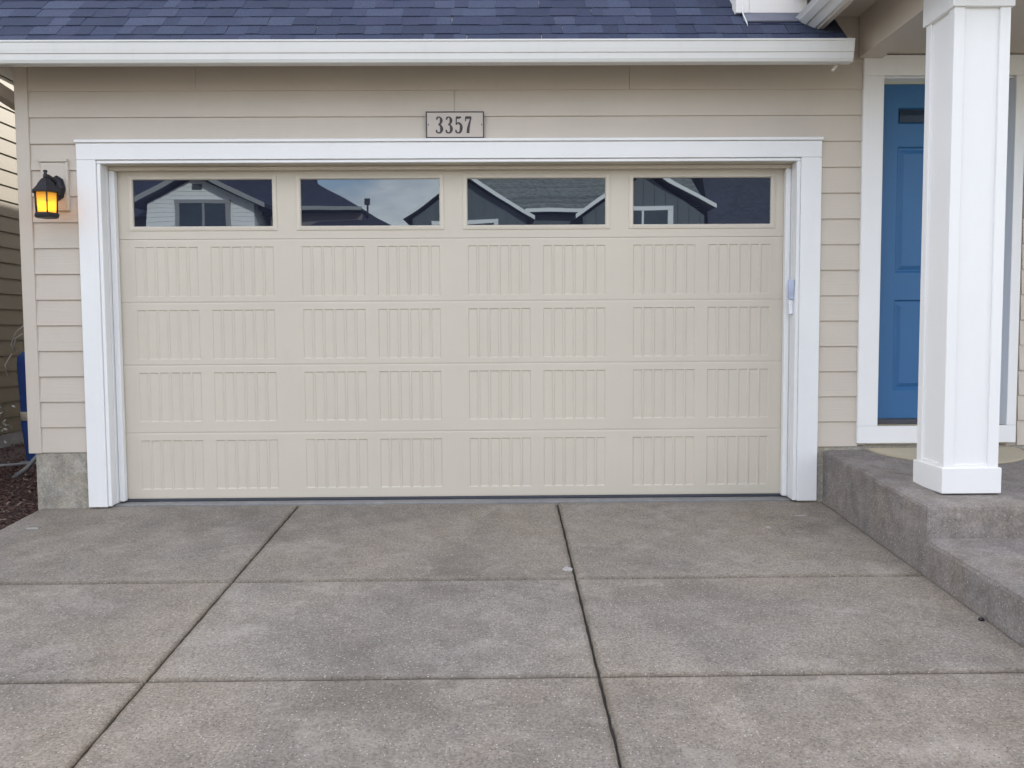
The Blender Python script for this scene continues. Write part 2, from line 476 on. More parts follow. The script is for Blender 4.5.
b.box(DX0, DX1, DY + .0405, DY + .055, .02, 2.44)
# top section: flat with window openings
WZ0, WZ1, WH = 1.994, 2.338, .503
zt0, zt1 = SZ[4] + .0015, SZ[5]
b.box(DX0, DX1, DY, DY + .04, zt0, WZ0, 0); b.box(DX0, DX1, DY, DY + .04, WZ1, zt1)
edges = [DX0] + [v for c in COLX for v in (c - WH, c + WH)] + [DX1]
for i in range(0, len(edges), 2): b.box(edges[i], edges[i + 1], DY, DY + .04, WZ0, WZ1)
gdoor = b.build('garage_door', 'door', house)
for o_ in (gdoor,): o_['label'] = 'wide beige sectional garage door with four dark windows'
b = MB(); b.box(DX0, DX1, DY - .0005, DY + .03, zt0 + .0002, zt0 + .028, .004); b.build('section_rail', 'door', gdoor)
b = MB(); b.box(DX0, DX1, DY + .002, DY + .05, .007, .0305, .005); b.build('bottom_seal', 'seal', gdoor)
for n_, cx in enumerate(COLX):
    x0, x1 = cx - WH - .004, cx + WH + .004; z0, z1 = WZ0 - .004, WZ1 + .004
    b = MB()
    def fr(inset, proud): return [(x0 + inset, DY - proud, z0 + inset), (x1 - inset, DY - proud, z0 + inset), (x1 - inset, DY - proud, z1 - inset), (x0 + inset, DY - proud, z1 - inset)]
    def frr(ins, y): return [(x0 + ins, y, z0 + ins), (x1 - ins, y, z0 + ins), (x1 - ins, y, z1 - ins), (x0 + ins, y, z1 - ins)]
    b.loft([frr(-.022, DY + .001), frr(-.020, DY - .006), frr(-.004, DY - .009), frr(.004, DY - .009), frr(.010, DY - .003), frr(.012, DY + .012)], cap=False)
    wf = b.build('window_frame', 'doorframe', gdoor)
    b = MB(); nu, nv = 24, 10; px0, px1, pz0, pz1 = x0 + .008, x1 - .008, z0 + .008, z1 - .008
    gr = [[(px0 + (px1 - px0) * i / nu, DY + .0095 - .0004 * (1 - (2 * j / nv - 1) ** 2) * (1 - .6 * (2 * i / nu - 1) ** 2), pz0 + (pz1 - pz0) * j / nv) for i in range(nu + 1)] for j in range(nv + 1)]
    b.loft(gr, cap=False, closed=False, smooth=True)
    b.box(px0, px1, DY + .0105, DY + .016, pz0, pz1)
    b.build('window_pane', 'glass', gdoor)
b = MB(); b.box(JX0 - .028, JX1 + .028, .056, .34, -.10, .0065, .004); b.build('door_sill', 'sill', house)
# wooden block behind the lantern
b = MB()
b.box(-3.183, -3.0, -.033, .0, 2.105, 2.422, .003); b.box(-3.190, -2.994, -.043, .0, 2.423, 2.447, .003)
b.box(-3.012, -2.992, -.038, .0, 2.098, 2.4225, .002); b.box(-3.19, -2.992, -.0382, 0, 2.090, 2.104, .002)
b.build('mounting_block', 'taupe', house)

# ---------------- roof
TH = R(42); RY, RZ = -.345, 3.118; XR0, XR1 = -3.535, 2.30
ct, sn = math.cos(TH), math.sin(TH)
def rp(x, s, h): return (x, RY + s * ct - h * sn, RZ + s * sn + h * ct)
b = MB()
pr = lambda s, h: rp(0, s, h)[1:]
b.prism([pr(.02, -.004), pr(3.75, -.004), pr(3.75, -.10), pr(.06, -.10)], 'x', XR0 + .012, XR1 - .012)
roof = b.build('roof_deck', 'taupe', house)
pal = [(.027, .037, .076), (.024, .033, .070), (.031, .042, .083), (.021, .030, .063), (.026, .035, .072), (.044, .056, .100), (.030, .037, .076), (.038, .049, .090), (.024, .033, .068)]
b = MB(); rnd = random.Random(11)
EXP = .142
for i in range(26):
    s0 = i * EXP - .012; s1 = s0 + EXP + .03
    lift0, lift1 = .0075, .002
    x = XR0 - rnd.uniform(0, .3); raised = False
    while x < XR1:
        raised = not raised
        w = rnd.uniform(.07, .19) if raised else rnd.uniform(.09, .27)
        a, c_ = max(x, XR0), min(x + w, XR1)
        if c_ - a > .004:
            t = .0028 if raised else 0
            c = rnd.choice(pal); k = rnd.uniform(.93, 1.07); c = tuple(v * k for v in c)
            dx = rnd.uniform(-.006, .006); ds = rnd.uniform(-.0055, .0045)
            A = [rp(a, s0 + ds, 0), rp(c_, s0 + ds, 0), rp(c_, s0 + ds, lift0 + t), rp(a, s0 + ds, lift0 + t)]
            B = [rp(a + dx, s1, -.002), rp(c_ + dx, s1, -.002), rp(c_ + dx, s1, lift1 + t * .3), rp(a + dx, s1, lift1 + t * .3)]
            b.loft([A, B], c=c)
        x += w
o = b.build('shingles', 'shingle', house)
b = MB(); b.prism([pr(-.02, .0), pr(3.75, .0), pr(3.75, -.16), pr(.02, -.16)], 'x', XR0 - .02, XR0 + .011); b.build('rake_board', 'gutter', house)
b = MB(); b.prism([(-.335, 3.01), (.0, 3.30), (.0, 3.37), (-.335, 3.08)], 'x', -3.52, 2.29); b.build('soffit', 'gutter', house)
b = MB(); b.box(-3.53, 2.29, -.334, -.318, 2.985, 3.10); b.build('fascia', 'gutter', house)
gp = [(-.336, 3.112), (-.336, 2.980), (-.345, 2.975), (-.405, 2.972), (-.416, 2.976), (-.424, 2.995), (-.427, 3.030), (-.433, 3.034), (-.437, 3.060), (-.441, 3.098), (-.447, 3.102), (-.447, 3.112), (-.438, 3.114), (-.434, 3.104), (-.345, 3.100)]
b = MB(); b.prism(gp, 'x', -3.75, 2.292); gut = b.build('gutter', 'gutter', house)
b = MB(); b.prism([(p[0] - (.0015 if p[0] < -.34 else 0), p[1]) for p in gp], 'x', 2.2925, 2.297); b.build('gutter_end_cap', 'gutter', gut)
b = MB()
b.loft([[(2.175, -.36, 2.932), (2.197, -.36, 2.932), (2.197, -.345, 2.932), (2.175, -.345, 2.932)], [(2.21, -.36, 2.974), (2.235, -.36, 2.974), (2.235, -.345, 2.974), (2.21, -.345, 2.974)]])
b.build('gutter_bracket', 'taupe', gut)
# downspout: offset from the gutter back to the side wall
b = MB()
def rect(p, sx, sy): x, y, z = p; return [(x - sx, y - sy, z), (x + sx, y - sy, z), (x + sx, y + sy, z), (x - sx, y + sy, z)]
def rxz(p, sx, sz): x, y, z = p; return [(x - sx, y, z - sz), (x + sx, y, z - sz), (x + sx, y, z + sz), (x - sx, y, z + sz)]
b.loft([rxz((-3.57, -.36, 3.025), .036, .045), rxz((-3.47, .50, 2.865), .036, .045), rxz((-3.41, .58, 2.82), .036, .055), rect((-3.385, .60, 2.74), .036, .03), rect((-3.385, .60, .05), .036, .03)])
b.build('downspout', 'taupe', house)

# ---------------- upper storey and porch roof
b = MB()
b.box(1.64, 2.12, -.03, 6.0, 3.32, 6.1); b.box(2.121, 8.2, .075, 6.0, 3.30, 6.1); b.build('upper_wall', 'cream', house)
b = MB()
b.box(1.628, 1.718, -.058, .05, 3.412, 6.1, .003); b.box(1.7185, 2.12, -.052, -.03, 3.414, 3.60, .002)
b.build('upper_trim', 'cream', house)
b = MB()
def onr(y, h=0): return RZ + (y - RY) * sn / ct + h
b.loft([[(1.660, -.135, onr(-.135, .019)), (2.09, -.135, onr(-.135, .019)), (2.09, -.035, onr(-.035, .022)), (1.675, -.035, onr(-.035, .022))], [(1.660, -.137, onr(-.135, .026)), (2.09, -.137, onr(-.135, .026)), (2.09, -.037, onr(-.035, .030)), (1.675, -.037, onr(-.035, .030))]]); b.build('apron_flashing', 'flash', house)
b = MB()
b.tube([(1.672, -.060, 3.45), (1.672, -.061, 3.414), (1.673, -.080, onr(-.08, .034)), (1.674, -.115, onr(-.115, .032)), (1.674, -.150, onr(-.15, .028)), (1.674, -.185, onr(-.185, .018))], [.006, .006, .0045, .004, .005, .002], 6)
b.build('sealant_drip', 'caulk', house)
# eave gutter of the porch roof dying into the garage roof
def on_roof(z): return (z - RZ) / (sn / ct) + RY + .012
def along(b, prof):
    b.loft([[(x, -1.78, z) for x, z in prof], [(x, on_roof(z), z) for x, z in prof]])
b = MB(); along(b, [(2.022, 3.364), (2.036, 3.346), (2.042, 3.334), (2.076, 3.300), (2.083, 3.303), (2.122, 3.263), (2.138, 3.260), (2.138, 3.364)]); b.build('porch_gutter', 'gutter', house)
b = MB(); along(b, [(2.1395, 3.250), (2.178, 3.250), (2.178, 3.40), (2.1395, 3.40)]); b.build('porch_fascia', 'taupe', house)
b = MB(); b.box(2.1785, 2.489, -1.75, -.03, 3.395, 3.41); b.build('porch_soffit', 'taupe', house)
b = MB(); b.box(2.49, 2.655, -1.54, -.040, 3.11, 3.52, .004); b.build('porch_beam', 'taupe', house)
b = MB(); b.box(2.656, 8.0, -1.5, -.001, 3.142, 3.19); b.build('porch_ceiling', 'taupe', house)
b = MB(); b.box(2.03, 8.4, -1.8, .05, 3.53, 3.7); b.build('porch_roof', 'taupe', house)
# unseen two-storey body behind the garage, sized to shade drive and neighbour wall
b = MB(); b.box(-3.3, 8.2, 2.7, 13, 3.0, 5.75); b.prism([(-3.3, 5.75), (8.2, 5.75), (2.45, 8.9)], 'y', 2.7, 13); b.build('unseen_rear_wall', 'cream', house)
b = MB()
for a, c in (((-3.72, 5.58), (2.45, 9.0)), ((8.6, 5.58), (2.45, 9.0))):
    b.prism([a, c, (c[0], c[1] + .15), (a[0], a[1] + .15)], 'y', 2.3, 13.4, c=(.05, .055, .09))
b.build('unseen_rear_roof', 'shingle_far', house)
b = MB()
for a, c in (((1.3, 6.0), (4.93, 8.3)), ((8.6, 6.0), (4.93, 8.3))):
    b.prism([a, c, (c[0], c[1] + .15), (a[0], a[1] + .15)], 'y', -.35, 6.0, c=(.05, .055, .09))
b.build('upper_roof', 'shingle_far', house)
b = MB(); b.prism([(1.665, 6.1), (8.2, 6.1), (4.93, 8.2)], 'y', .075, 6); b.build('upper_gable', 'cream', house)

# ---------------- front door
b = MB()
CX0, CX1, NX0, NX1 = 2.530, 3.668, 2.674, 3.600
b.box(CX0, NX0, -.034, .0, .545, 2.994, .003); b.box(NX1, CX1, -.034, .0, .545, 2.994, .003)
b.box(CX0, CX1, -.0345, .0, 2.995, 3.135, .003); b.box(CX0, CX1, -.036, .0, .421, .544, .003)
cas = b.build('door_casing', 'trim', house)
b = MB()
b.box(NX0 - .03, NX0 - .001, .0005, .16, .545, 2.984); b.box(NX1 + .001, NX1 + .03, .0005, .16, .545, 2.984); b.box(NX0 - .001, NX1 + .001, .0005, .16, 2.985, 3.02)
b.build('door_jamb', 'trim', house)
b = MB()
PX0, PX1 = 2.832, 3.46; FY = .092
def fgrid(b, x0, x1, z0, z1, cells, y): face_grid(b, x0, x1, z0, z1, cells, .014, y, .010, lip=.004)
pm = (PX0 + PX1) / 2
fgrid(b, NX0 + .002, NX1 - .002, .585, 2.970, [(PX0, PX1, .793, 1.444), (PX0, PX1, 1.638, 2.532), (PX0, PX1, 2.690, 2.806)], FY)
for z0, z1 in ((.793, 1.444), (1.638, 2.532)):
    q = lambda i, y: [(PX0 + i, y, z0 + i), (PX1 - i, y, z0 + i), (PX1 - i, y, z1 - i), (PX0 + i, y, z1 - i)]
    b.loft([q(.022, FY + .0138), q(.050, FY + .003)])
fd = b.build('front_door', 'blue', house); fd['label'] = 'blue panelled front door with a small dark window'
b = MB(); b.box(2.846, 3.446, FY + .004, FY + .0135, 2.703, 2.793); b.build('door_lite', 'lite', fd)
b = MB(); b.box(NX0 + .001, NX1 - .001, .07, .15, .546, .582, .004); b.build('threshold', 'seal', fd)

# ---------------- porch column
PB = .37 - .0625 * 1.3 + .012
SX0, SX1, SY0, SY1 = 2.502, 2.816, -1.287, -.968
b = MB(); st_ = .060; dp = .014
b.box(SX0 + dp, SX1 - dp, SY0 + dp, SY1 - dp, PB + .02, 3.16)
for xa, xb in ((SX0, SX0 + st_), (SX1 - st_, SX1)):
    for ya, yb in ((SY0, SY0 + st_), (SY1 - st_, SY1)):
        b.box(xa, xb, ya, yb, PB + .135, 3.03, .003)
for zz in ((PB + .130, PB + .165),):
    b.box(SX0 + .004, SX1 - .004, SY0 + .004, SY1 - .004, zz[0], zz[1], .002)
colm = b.build('porch_column', 'column', house); colm['label'] = 'thick square white porch column with raised corner boards'
b = MB(); b.box(SX0 - .013, SX1 + .013, SY0 - .013, SY1 + .013, PB, PB + .146, .003); b.build('column_base', 'column', colm)
b = MB(); b.box(SX0 - .014, SX1 + .014, SY0 - .014, SY1 + .014, 3.000, 3.158, .003); b.build('column_cap', 'column', colm)

# ================================================================ PORCH
porch = thing('concrete_porch', (2.31, 0, 0), 'grey concrete entry porch with a lower step under the white column', 'porch')
def pslab(b, x0, x1, y0, y1, zt0, zt1, zb, r=.022):
    """sloping slab: zt0 at y0 (front), zt1 at y1; rounded upper arris on the front and left"""
    rnd = random.Random(5); n = 26
    prof = [(0, zb), (0, -r), (r * .3, -r * .3), (r, 0)]
    def ring(ins, dz, bottom=False):
        pts = []
        jit = lambda: 0 if bottom else rnd.uniform(-.0025, .0025)
        for i in range(n + 1):
            x = x0 + ins + (x1 - x0 - ins) * i / n; y = y0 + ins + jit(); pts.append((x, y, zb if bottom else zt0 + (zt1 - zt0) * (y - y0) / (y1 - y0) + dz))
        pts.append((x1, y1, zb if bottom else zt1 + dz))
        for i in range(n):
            y = y1 + (y0 + ins - y1) * i / n; pts.append((x0 + ins + jit(), y, zb if bottom else zt0 + (zt1 - zt0) * (y - y0) / (y1 - y0) + dz))
        return pts
    b.loft([ring(0, 0, True), ring(0, -r), ring(r * .25, -r * .3), ring(r, 0)])
b = MB(); pslab(b, 2.297, 7.5, -1.525, .0, .277, .372, -.3); b.build('porch_slab', 'porch', porch)
b = MB(); pslab(b, 2.294, 7.5, -3.4, -1.527, .0, .102, -.5, .03); b.build('step', 'porch', porch)

dm = MB(); cx, rx, ry = 3.147, .535, .50
def ell(k, y0=0): return [(cx + rx * k * math.cos(a), -.015 - ry * k * math.sin(a)) for a in [math.pi * i / 30 for i in range(31)]]
pz = lambda y: .372 + .0623 * y
dm.loft([[(x, y, pz(y) + .001) for x, y in ell(1)], [(x, y, pz(y) + .012) for x, y in ell(1)], [(x, y, pz(y) + .016) for x, y in ell(.975)]])
tag(dm.build('doormat', 'mat'), 'tan half round doormat on the porch below the blue front door', 'doormat')

# ================================================================ HOUSE NUMBER
num = thing('house_number_sign', (-.313, -.02, 2.576), 'rectangular plaque reading 3357 above the garage door', 'sign')
b = MB(); b.box(-.507, -.119, -.036, -.019, 2.583, 2.750); b.build('plate', 'plate', num)
b = MB(); t = .0065
b.box(-.514, -.112, -.040, -.019, 2.7502, 2.757, .001); b.box(-.514, -.112, -.040, -.019, 2.576, 2.5828, .001)
b.box(-.514, -.5072, -.040, -.019, 2.583, 2.750, .001); b.box(-.1188, -.112, -.040, -.019, 2.583, 2.750, .001)
b.build('border', 'digit', num)
for x in (-.497, -.129):
    b = MB(); b.loft([[(x + .004 * math.cos(i * .785), y, 2.667 + .004 * math.sin(i * .785)) for i in range(8)] for y in (-.036, -.041)]); b.build('screw', 'digit', num)
def catmull(p, n=8):
    out = []
    for i in range(len(p) - 1):
        P = [p[max(i - 1, 0)], p[i], p[i + 1], p[min(i + 2, len(p) - 1)]]
        for k in range(n):
            t = k / n
            out.append(tuple(.5 * (2 * P[1][j] + (P[2][j] - P[0][j]) * t + (2 * P[0][j] - 5 * P[1][j] + 4 * P[2][j] - P[3][j]) * t * t + (-P[0][j] + 3 * P[1][j] - 3 * P[2][j] + P[3][j]) * t ** 3) for j in range(3)))
    return out + [p[-1]]
DG = {'3': [[(.17, 1.62, .12), (.24, 1.84, .15), (.50, 1.94, .10), (.76, 1.75, .20), (.80, 1.48, .27), (.70, 1.2, .17), (.42, 1.05, .09)],
            [(.42, 1.04, .09), (.72, .92, .17), (.86, .55, .29), (.76, .2, .2), (.46, .05, .10), (.18, .18, .15), (.12, .42, .12)]],
      '5': [[(.16, 1.88, .22), (.5, 1.86, .2), (.86, 1.92, .14)], [(.2, 1.9, .11), (.18, 1.5, .10), (.16, 1.02, .11)],
            [(.18, 1.06, .10), (.48, 1.24, .14), (.8, 1.0, .22), (.87, .62, .28), (.74, .2, .2), (.44, .05, .10), (.17, .18, .15), (.11, .42, .12)]],
      '7': [[(.10, 1.86, .24), (.5, 1.86, .24), (.93, 1.88, .2)], [(.13, 1.95, .1), (.12, 1.7, .1), (.10, 1.42, .08)], [(.88, 1.86, .12), (.66, 1.2, .17), (.5, .6, .24), (.44, .02, .28)]]}
SX = .049; SZ_ = .0575
for k, ch in enumerate('3357'):
    ox = -.4475 + k * .0675; oz = 2.608
    b = MB()
    for n_, stq in enumerate(DG[ch]):
        pts = catmull(stq); L = []; Rr = []
        for i, (x, z, w) in enumerate(pts):
            a, c = pts[max(i - 1, 0)], pts[min(i + 1, len(pts) - 1)]
            dx, dz = (c[0] - a[0]) * SX, (c[1] - a[1]) * SZ_; l = math.hypot(dx, dz) or 1
            nx, nz = -dz / l, dx / l; hw = w * SX * .74
            X, Z = ox + x * SX, oz + z * SZ_
            L.append((X + nx * hw, Z + nz * hw)); Rr.append((X - nx * hw, Z - nz * hw))
        yf = -.0392 - n_ * .0004
        b.loft([[(l_[0], -.0359, l_[1]), (l_[0], yf, l_[1]), (r_[0], yf, r_[1]), (r_[0], -.0359, r_[1])] for l_, r_ in zip(L, Rr)])
    b.build('digit', 'digit', num)

# ================================================================ LANTERN
lx, ly = -3.070, -.185
lan = thing('wall_lantern', (-3.06, -.035, 2.18), 'black lit lantern with amber glass on the wall left of the garage door', 'lantern')
b = MB()   # backplate: eight-sided dish on the block
b.loft([[(-3.068 + r * math.cos(R(45 * i)) * .84, y, 2.242 + r * math.sin(R(45 * i)) * 1.30) for i in range(8)] for r, y in ((.068, -.034), (.068, -.046), (.056, -.066), (.036, -.080))])
b.build('back_plate', 'dark', lan)
b = MB(); b.tube([(-3.068, -.065, 2.255), (-3.068, -.10, 2.295), (-3.07, -.15, 2.305), (lx, ly, 2.30)], [.016, .014, .014, .018], 8); b.build('arm', 'dark', lan)
sq = lambda h, z, tx=0: [(lx - h, ly - h, z), (lx + h, ly - h, z), (lx + h, ly + h, z), (lx - h, ly + h, z)]
def hexr(r, z): return [(lx + r * math.cos(R(60 * i)), ly + r * math.sin(R(60 * i)), z) for i in range(6)]
b = MB(); b.loft([hexr(.094, 2.188), hexr(.096, 2.200), hexr(.088, 2.206), hexr(.068, 2.228), hexr(.052, 2.254), hexr(.030, 2.280), hexr(.016, 2.288)]); cap = b.build('cap', 'dark', lan)
b = MB(); b.lathe([(.010, 2.286), (.016, 2.292), (.009, 2.302), (.013, 2.312), (.008, 2.322), (.015, 2.332), (.011, 2.340), (.002, 2.343)], lx, ly, 12); b.build('finial', 'dark', lan)
RT_, RB_, ZT, ZB = .076, .070, 2.188, 2.052
b = MB()
for i in range(6):
    a = R(60 * i + 30 - 30); ca, sa = math.cos(a), math.sin(a)
    b.tube([(lx + RB_ * ca, ly + RB_ * sa, ZB - .002), (lx + RT_ * ca, ly + RT_ * sa, ZT + .002)], .0052, 6)
b.build('cage_bars', 'dark', lan)
b = MB(); b.loft([hexr(.066, 2.020), hexr(.082, 2.026), hexr(.085, 2.040), hexr(.080, 2.050), hexr(.070, 2.054)]); b.build('base', 'dark', lan)
for i in range(6):
    a0, a1 = R(60 * i), R(60 * i + 60); k = .955
    P = lambda a, r, z: (lx + r * math.cos(a), ly + r * math.sin(a), z)
    b = MB()
    b.loft([[P(a0, RB_ * k, ZB + .001), P(a1, RB_ * k, ZB + .001), P(a1, RB_ * k - .003, ZB + .001), P(a0, RB_ * k - .003, ZB + .001)],
            [P(a0, RT_ * k, ZT - .001), P(a1, RT_ * k, ZT - .001), P(a1, RT_ * k - .003, ZT - .001), P(a0, RT_ * k - .003, ZT - .001)]])
    b.build('glass_pane', 'amber', lan)
b = MB(); b.lathe([(.006, 2.065), (.012, 2.072), (.020, 2.098), (.019, 2.114), (.010, 2.128), (.002, 2.132)], lx, ly, 14); b.build('bulb', 'bulb', lan)

# ================================================================ KEYPAD
kp = thing('garage_keypad', (2.06, .05, 1.34), 'small pale blue keypad with its cover flipped up on the right garage jamb', 'keypad')
b = MB(); b.box(2.049, JX1 - .0005, .02, .052, 1.345, 1.450, .004); kb_ = b.build('keypad_body', 'keypad', kp)
b = MB()
b.loft([[(2.046, .01, 1.452), (JX1 - .001, .01, 1.452), (JX1 - .001, .05, 1.452), (2.046, .05, 1.452)], [(2.030, -.010, 1.588), (JX1 - .006, -.010, 1.588), (JX1 - .001, .02, 1.588), (2.036, .02, 1.588)]])
b.build('keypad_cover', 'keypad2', kp)

# ================================================================ LEFT NEIGHBOUR
nb = thing('neighbour_house', (-5.7, 6, 0), 'cream lap sided neighbouring house beyond the left corner of the garage', 'house')
b = MB(); NP = .178
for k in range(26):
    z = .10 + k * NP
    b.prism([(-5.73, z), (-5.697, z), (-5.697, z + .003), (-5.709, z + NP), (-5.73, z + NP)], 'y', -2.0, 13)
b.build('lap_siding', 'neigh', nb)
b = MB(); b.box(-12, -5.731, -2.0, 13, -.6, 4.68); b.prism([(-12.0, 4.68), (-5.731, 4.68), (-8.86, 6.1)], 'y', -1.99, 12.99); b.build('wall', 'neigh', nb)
b = MB(); b.box(-5.74, -5.70, -2.0, 13, -.6, .098); b.build('foundation', 'sill', nb)
b = MB()
for a, c in (((-5.42, 4.58), (-8.86, 6.2)), ((-12.35, 4.58), (-8.86, 6.2))):
    b.prism([a, c, (c[0], c[1] + .14), (a[0], a[1] + .14)], 'y', -2.3, 13.3, c=(.06, .06, .07))
b.build('roof', 'shingle_far', nb)

# things standing in the side yard
bag = thing('folded_parasol', (-4.60, 2.4, -.05), 'tall blue canvas parasol folded and tied with a beige strap behind the house corner', 'parasol')
b = MB(); rnd = random.Random(2); rings = []
prof = [(.060, .02), (.085, .06), (.098, .22), (.118, .42), (.112, .50), (.118, .60), (.128, .85), (.132, 1.0), (.128, 1.07), (.085, 1.12), (.03, 1.14)]
for r_, z in prof:
    rings.append([(-4.60 + (r_ + .012 * math.sin(5 * a + z * 3)) * math.cos(a), 2.4 + (r_ + .012 * math.sin(5 * a + z * 3)) * math.sin(a), z - .06) for a in [2 * math.pi * i / 30 for i in range(30)]])
b.loft(rings, smooth=True); b.build('canopy', 'bag', bag)
b = MB(); b.lathe([(.124, .395), (.130, .40), (.130, .475), (.124, .48)], -4.60, 2.4, 28); b.build('strap', 'strap', bag)
b = MB()
b.tube([(-4.70, 2.32, 1.06), (-4.76, 2.30, 1.13), (-4.70, 2.3, 1.26), (-4.62, 2.32, 1.33)], .007, 6)
b.tube([(-4.75, 2.30, 1.05), (-4.81, 2.28, .94), (-4.79, 2.28, .82)], .006, 6)
b.tube([(-4.73, 2.30, 1.08), (-4.70, 2.29, 1.20), (-4.64, 2.3, 1.24)], .008, 6); b.build('cord', 'rope', bag)
b = MB(); b.tube([(-4.60, 2.4, -.06), (-4.60, 2.4, 1.25)], .02, 8); b.lathe([(.16, -.06), (.16, -.02), (.05, .0)], -4.60, 2.4, 16); b.build('pole', 'pipe', bag)
hs = MB(); hs.tube([(-6.0, 2.02, -.015), (-5.3, 2.05, -.02), (-4.82, 2.12, -.02), (-4.55, 2.3, -.02), (-4.3, 2.6, -.02)], .016, 8)
tag(hs.build('ground_pipe', 'pipe'), 'grey pipe lying flat on the mulch by the blue parasol', 'pipe')
hs = MB(); hs.tube([(-4.33, 1.50, -.035), (-4.22, 1.52, .05), (-4.13, 1.55, .16), (-4.05, 1.6, .30), (-3.98, 1.65, .5)], .021, 8)
tag(hs.build('bent_pipe', 'pipe'), 'grey bent pipe rising from the mulch against the house corner', 'pipe')
pl = thing('pale_plant', (-5.15, 2.6, -.05), 'small plant with pale leaves at the foot of the cream house', 'plant')
b = MB(); rnd = random.Random(9); tips = []
for k in range(14):
    a = rnd.uniform(0, 6.28); r_ = rnd.uniform(.05, .26); h = rnd.uniform(.25, .62)
    tip = (-5.15 + r_ * math.cos(a), 2.6 + r_ * math.sin(a), -.05 + h); tips.append(tip)
    b.tube([(-5.15, 2.6, -.06), (-5.15 + r_ * .4 * math.cos(a), 2.6 + r_ * .4 * math.sin(a), h * .6), tip], [.006, .005, .003], 5)
b.build('stem', 'bark', pl)
b = MB()
for tp in tips:
    for k in range(9):
        p = Vector(tp) + Vector((rnd.gauss(0, .05), rnd.gauss(0, .05), rnd.gauss(0, .06))); d = Vector((rnd.gauss(0, 1), rnd.gauss(0, 1), rnd.gauss(0, 1))).normalized(); u = d.orthogonal().normalized()
        b.poly([p, p + d * .025 + u * .012, p + d * .05, p + d * .025 - u * .012])
b.build('leaves', 'petal', pl)

# ================================================================ ACROSS THE STREET (seen mirrored in the garage windows)
YF = -24.0; GF = -.56
def lapped(b, x0, x1, y, z0, z1, top=None, step=.17):
    """boards on a wall facing +y; top(x) clips under a gable"""
    z = z0
    while z < z1:
        zt = min(z + step, z1); a, c = x0, x1
        if top: a, c = top(z + step * .5)
        if c - a > .05: b.prism([(y, z), (y + .022, z), (y + .006, zt), (y, zt)], 'x', a, c)
        z += step
def gable_front(name_wall, mat, parent, xl, xr, ze, xa, za, y, depth, boards=None):
    b = MB(); b.prism([(xl, GF - .3), (xr, GF - .3), (xr, ze), (xa, za), (xl, ze)], 'y', y - depth, y)
    return b.build(name_wall, mat, parent)
def gable_roof(parent, xl, zl, xa, za, xr, zr, y0, y1, c, trim_mat, th=.16, bw=.20):
    b = MB()
    for (x, z) in ((xl, zl), (xr, zr)):
        b.prism([(x, z), (xa, za), (xa, za + th), (x, z + th)], 'y', y0, y1, c=c)
    rf = b.build('roof', 'shingle_far', parent)
    b = MB()
    for (x, z) in ((xl, zl), (xr, zr)):
        b.prism([(x, z - .03), (xa, za - .03), (xa, za + th + .02), (x, z + th + .02)], 'y', y1 + .002, y1 + .05)
    b.build('barge_board', trim_mat, parent)
def window(parent, x0, x1, z0, z1, y, fm, fw=.12, mull=True):
    b = MB()
    b.box(x0, x0 + fw, y, y + .06, z0 + fw, z1 - fw); b.box(x1 - fw, x1, y, y + .06, z0 + fw, z1 - fw)
    b.box(x0, x1, y, y + .07, z0, z0 + fw); b.box(x0, x1, y, y + .07, z1 - fw, z1)
    if mull: b.box((x0 + x1) / 2 - .04, (x0 + x1) / 2 + .04, y, y + .05, z0 + fw, z1 - fw)
    w = b.build('window', fm, parent)
    b = MB(); b.box(x0 + fw, x1 - fw, y, y + .03, z0 + fw, z1 - fw); b.build('pane', 'glass_far', w)
# white gabled house
h1 = thing('white_house', (-10.4, YF, GF), 'white lap sided house with a gable across the street mirrored in the first garage window', 'house')
gable_front('wall', 'white_side', h1, -12.35, -8.55, 5.72, -10.6, 6.88, YF, 9)
b = MB(); lapped(b, 0, 0, YF + .002, GF, 6.85, lambda z: (-12.35, -8.55) if z < 5.65 else (-12.35 + (z - 5.65) * 1.53, -8.55 - (z - 5.65) * 1.79), .19); b.build('lap_siding', 'white_side', h1)
gable_roof(h1, -12.85, 5.58, -10.6, 7.02, -8.05, 5.50, YF - 9.3, YF + .5, (.035, .04, .07), 'grey_trim')
window(h1, -11.35, -9.38, 4.45, 5.92, YF + .02, 'grey_trim', .17)
b = MB(); b.box(-10.74, -10.42, YF + .025, YF + .05, 6.36, 6.60); b.build('gable_vent', 'vent', h1)
b = MB()
b.prism([(YF - .9, 5.35), (YF - 5.2, 8.9), (YF - 9.3, 5.35)], 'x', -14.2, -7.75, c=(.028, .030, .055)); b.build('main_roof', 'shingle_far', h1)
h0 = thing('tan_house', (-16, YF - 2, GF), 'tan house across the street left of the white gabled one', 'house')
b = MB(); b.box(-19, -13.2, YF - 11, YF - 2, GF - .3, 5.5); b.build('wall', 'plum_side', h0)
b = MB()
for a, c in (((-12.7, 5.6), (-16.1, 8.3)), ((-19.4, 5.6), (-16.1, 8.3))): b.prism([a, c, (c[0], c[1] + .15), (a[0], a[1] + .15)], 'y', YF - 11.3, YF - 1.6, c=(.045, .045, .06))
b.prism([(-19, 5.5), (-13.2, 5.5), (-16.1, 8.2)], 'y', YF - 11, YF - 2.1, c=(.10, .085, .09))
b.build('roof', 'shingle_far', h0)
window(h0, -15.2, -13.7, 2.6, 4.2, YF - 1.99, 'grey_trim')
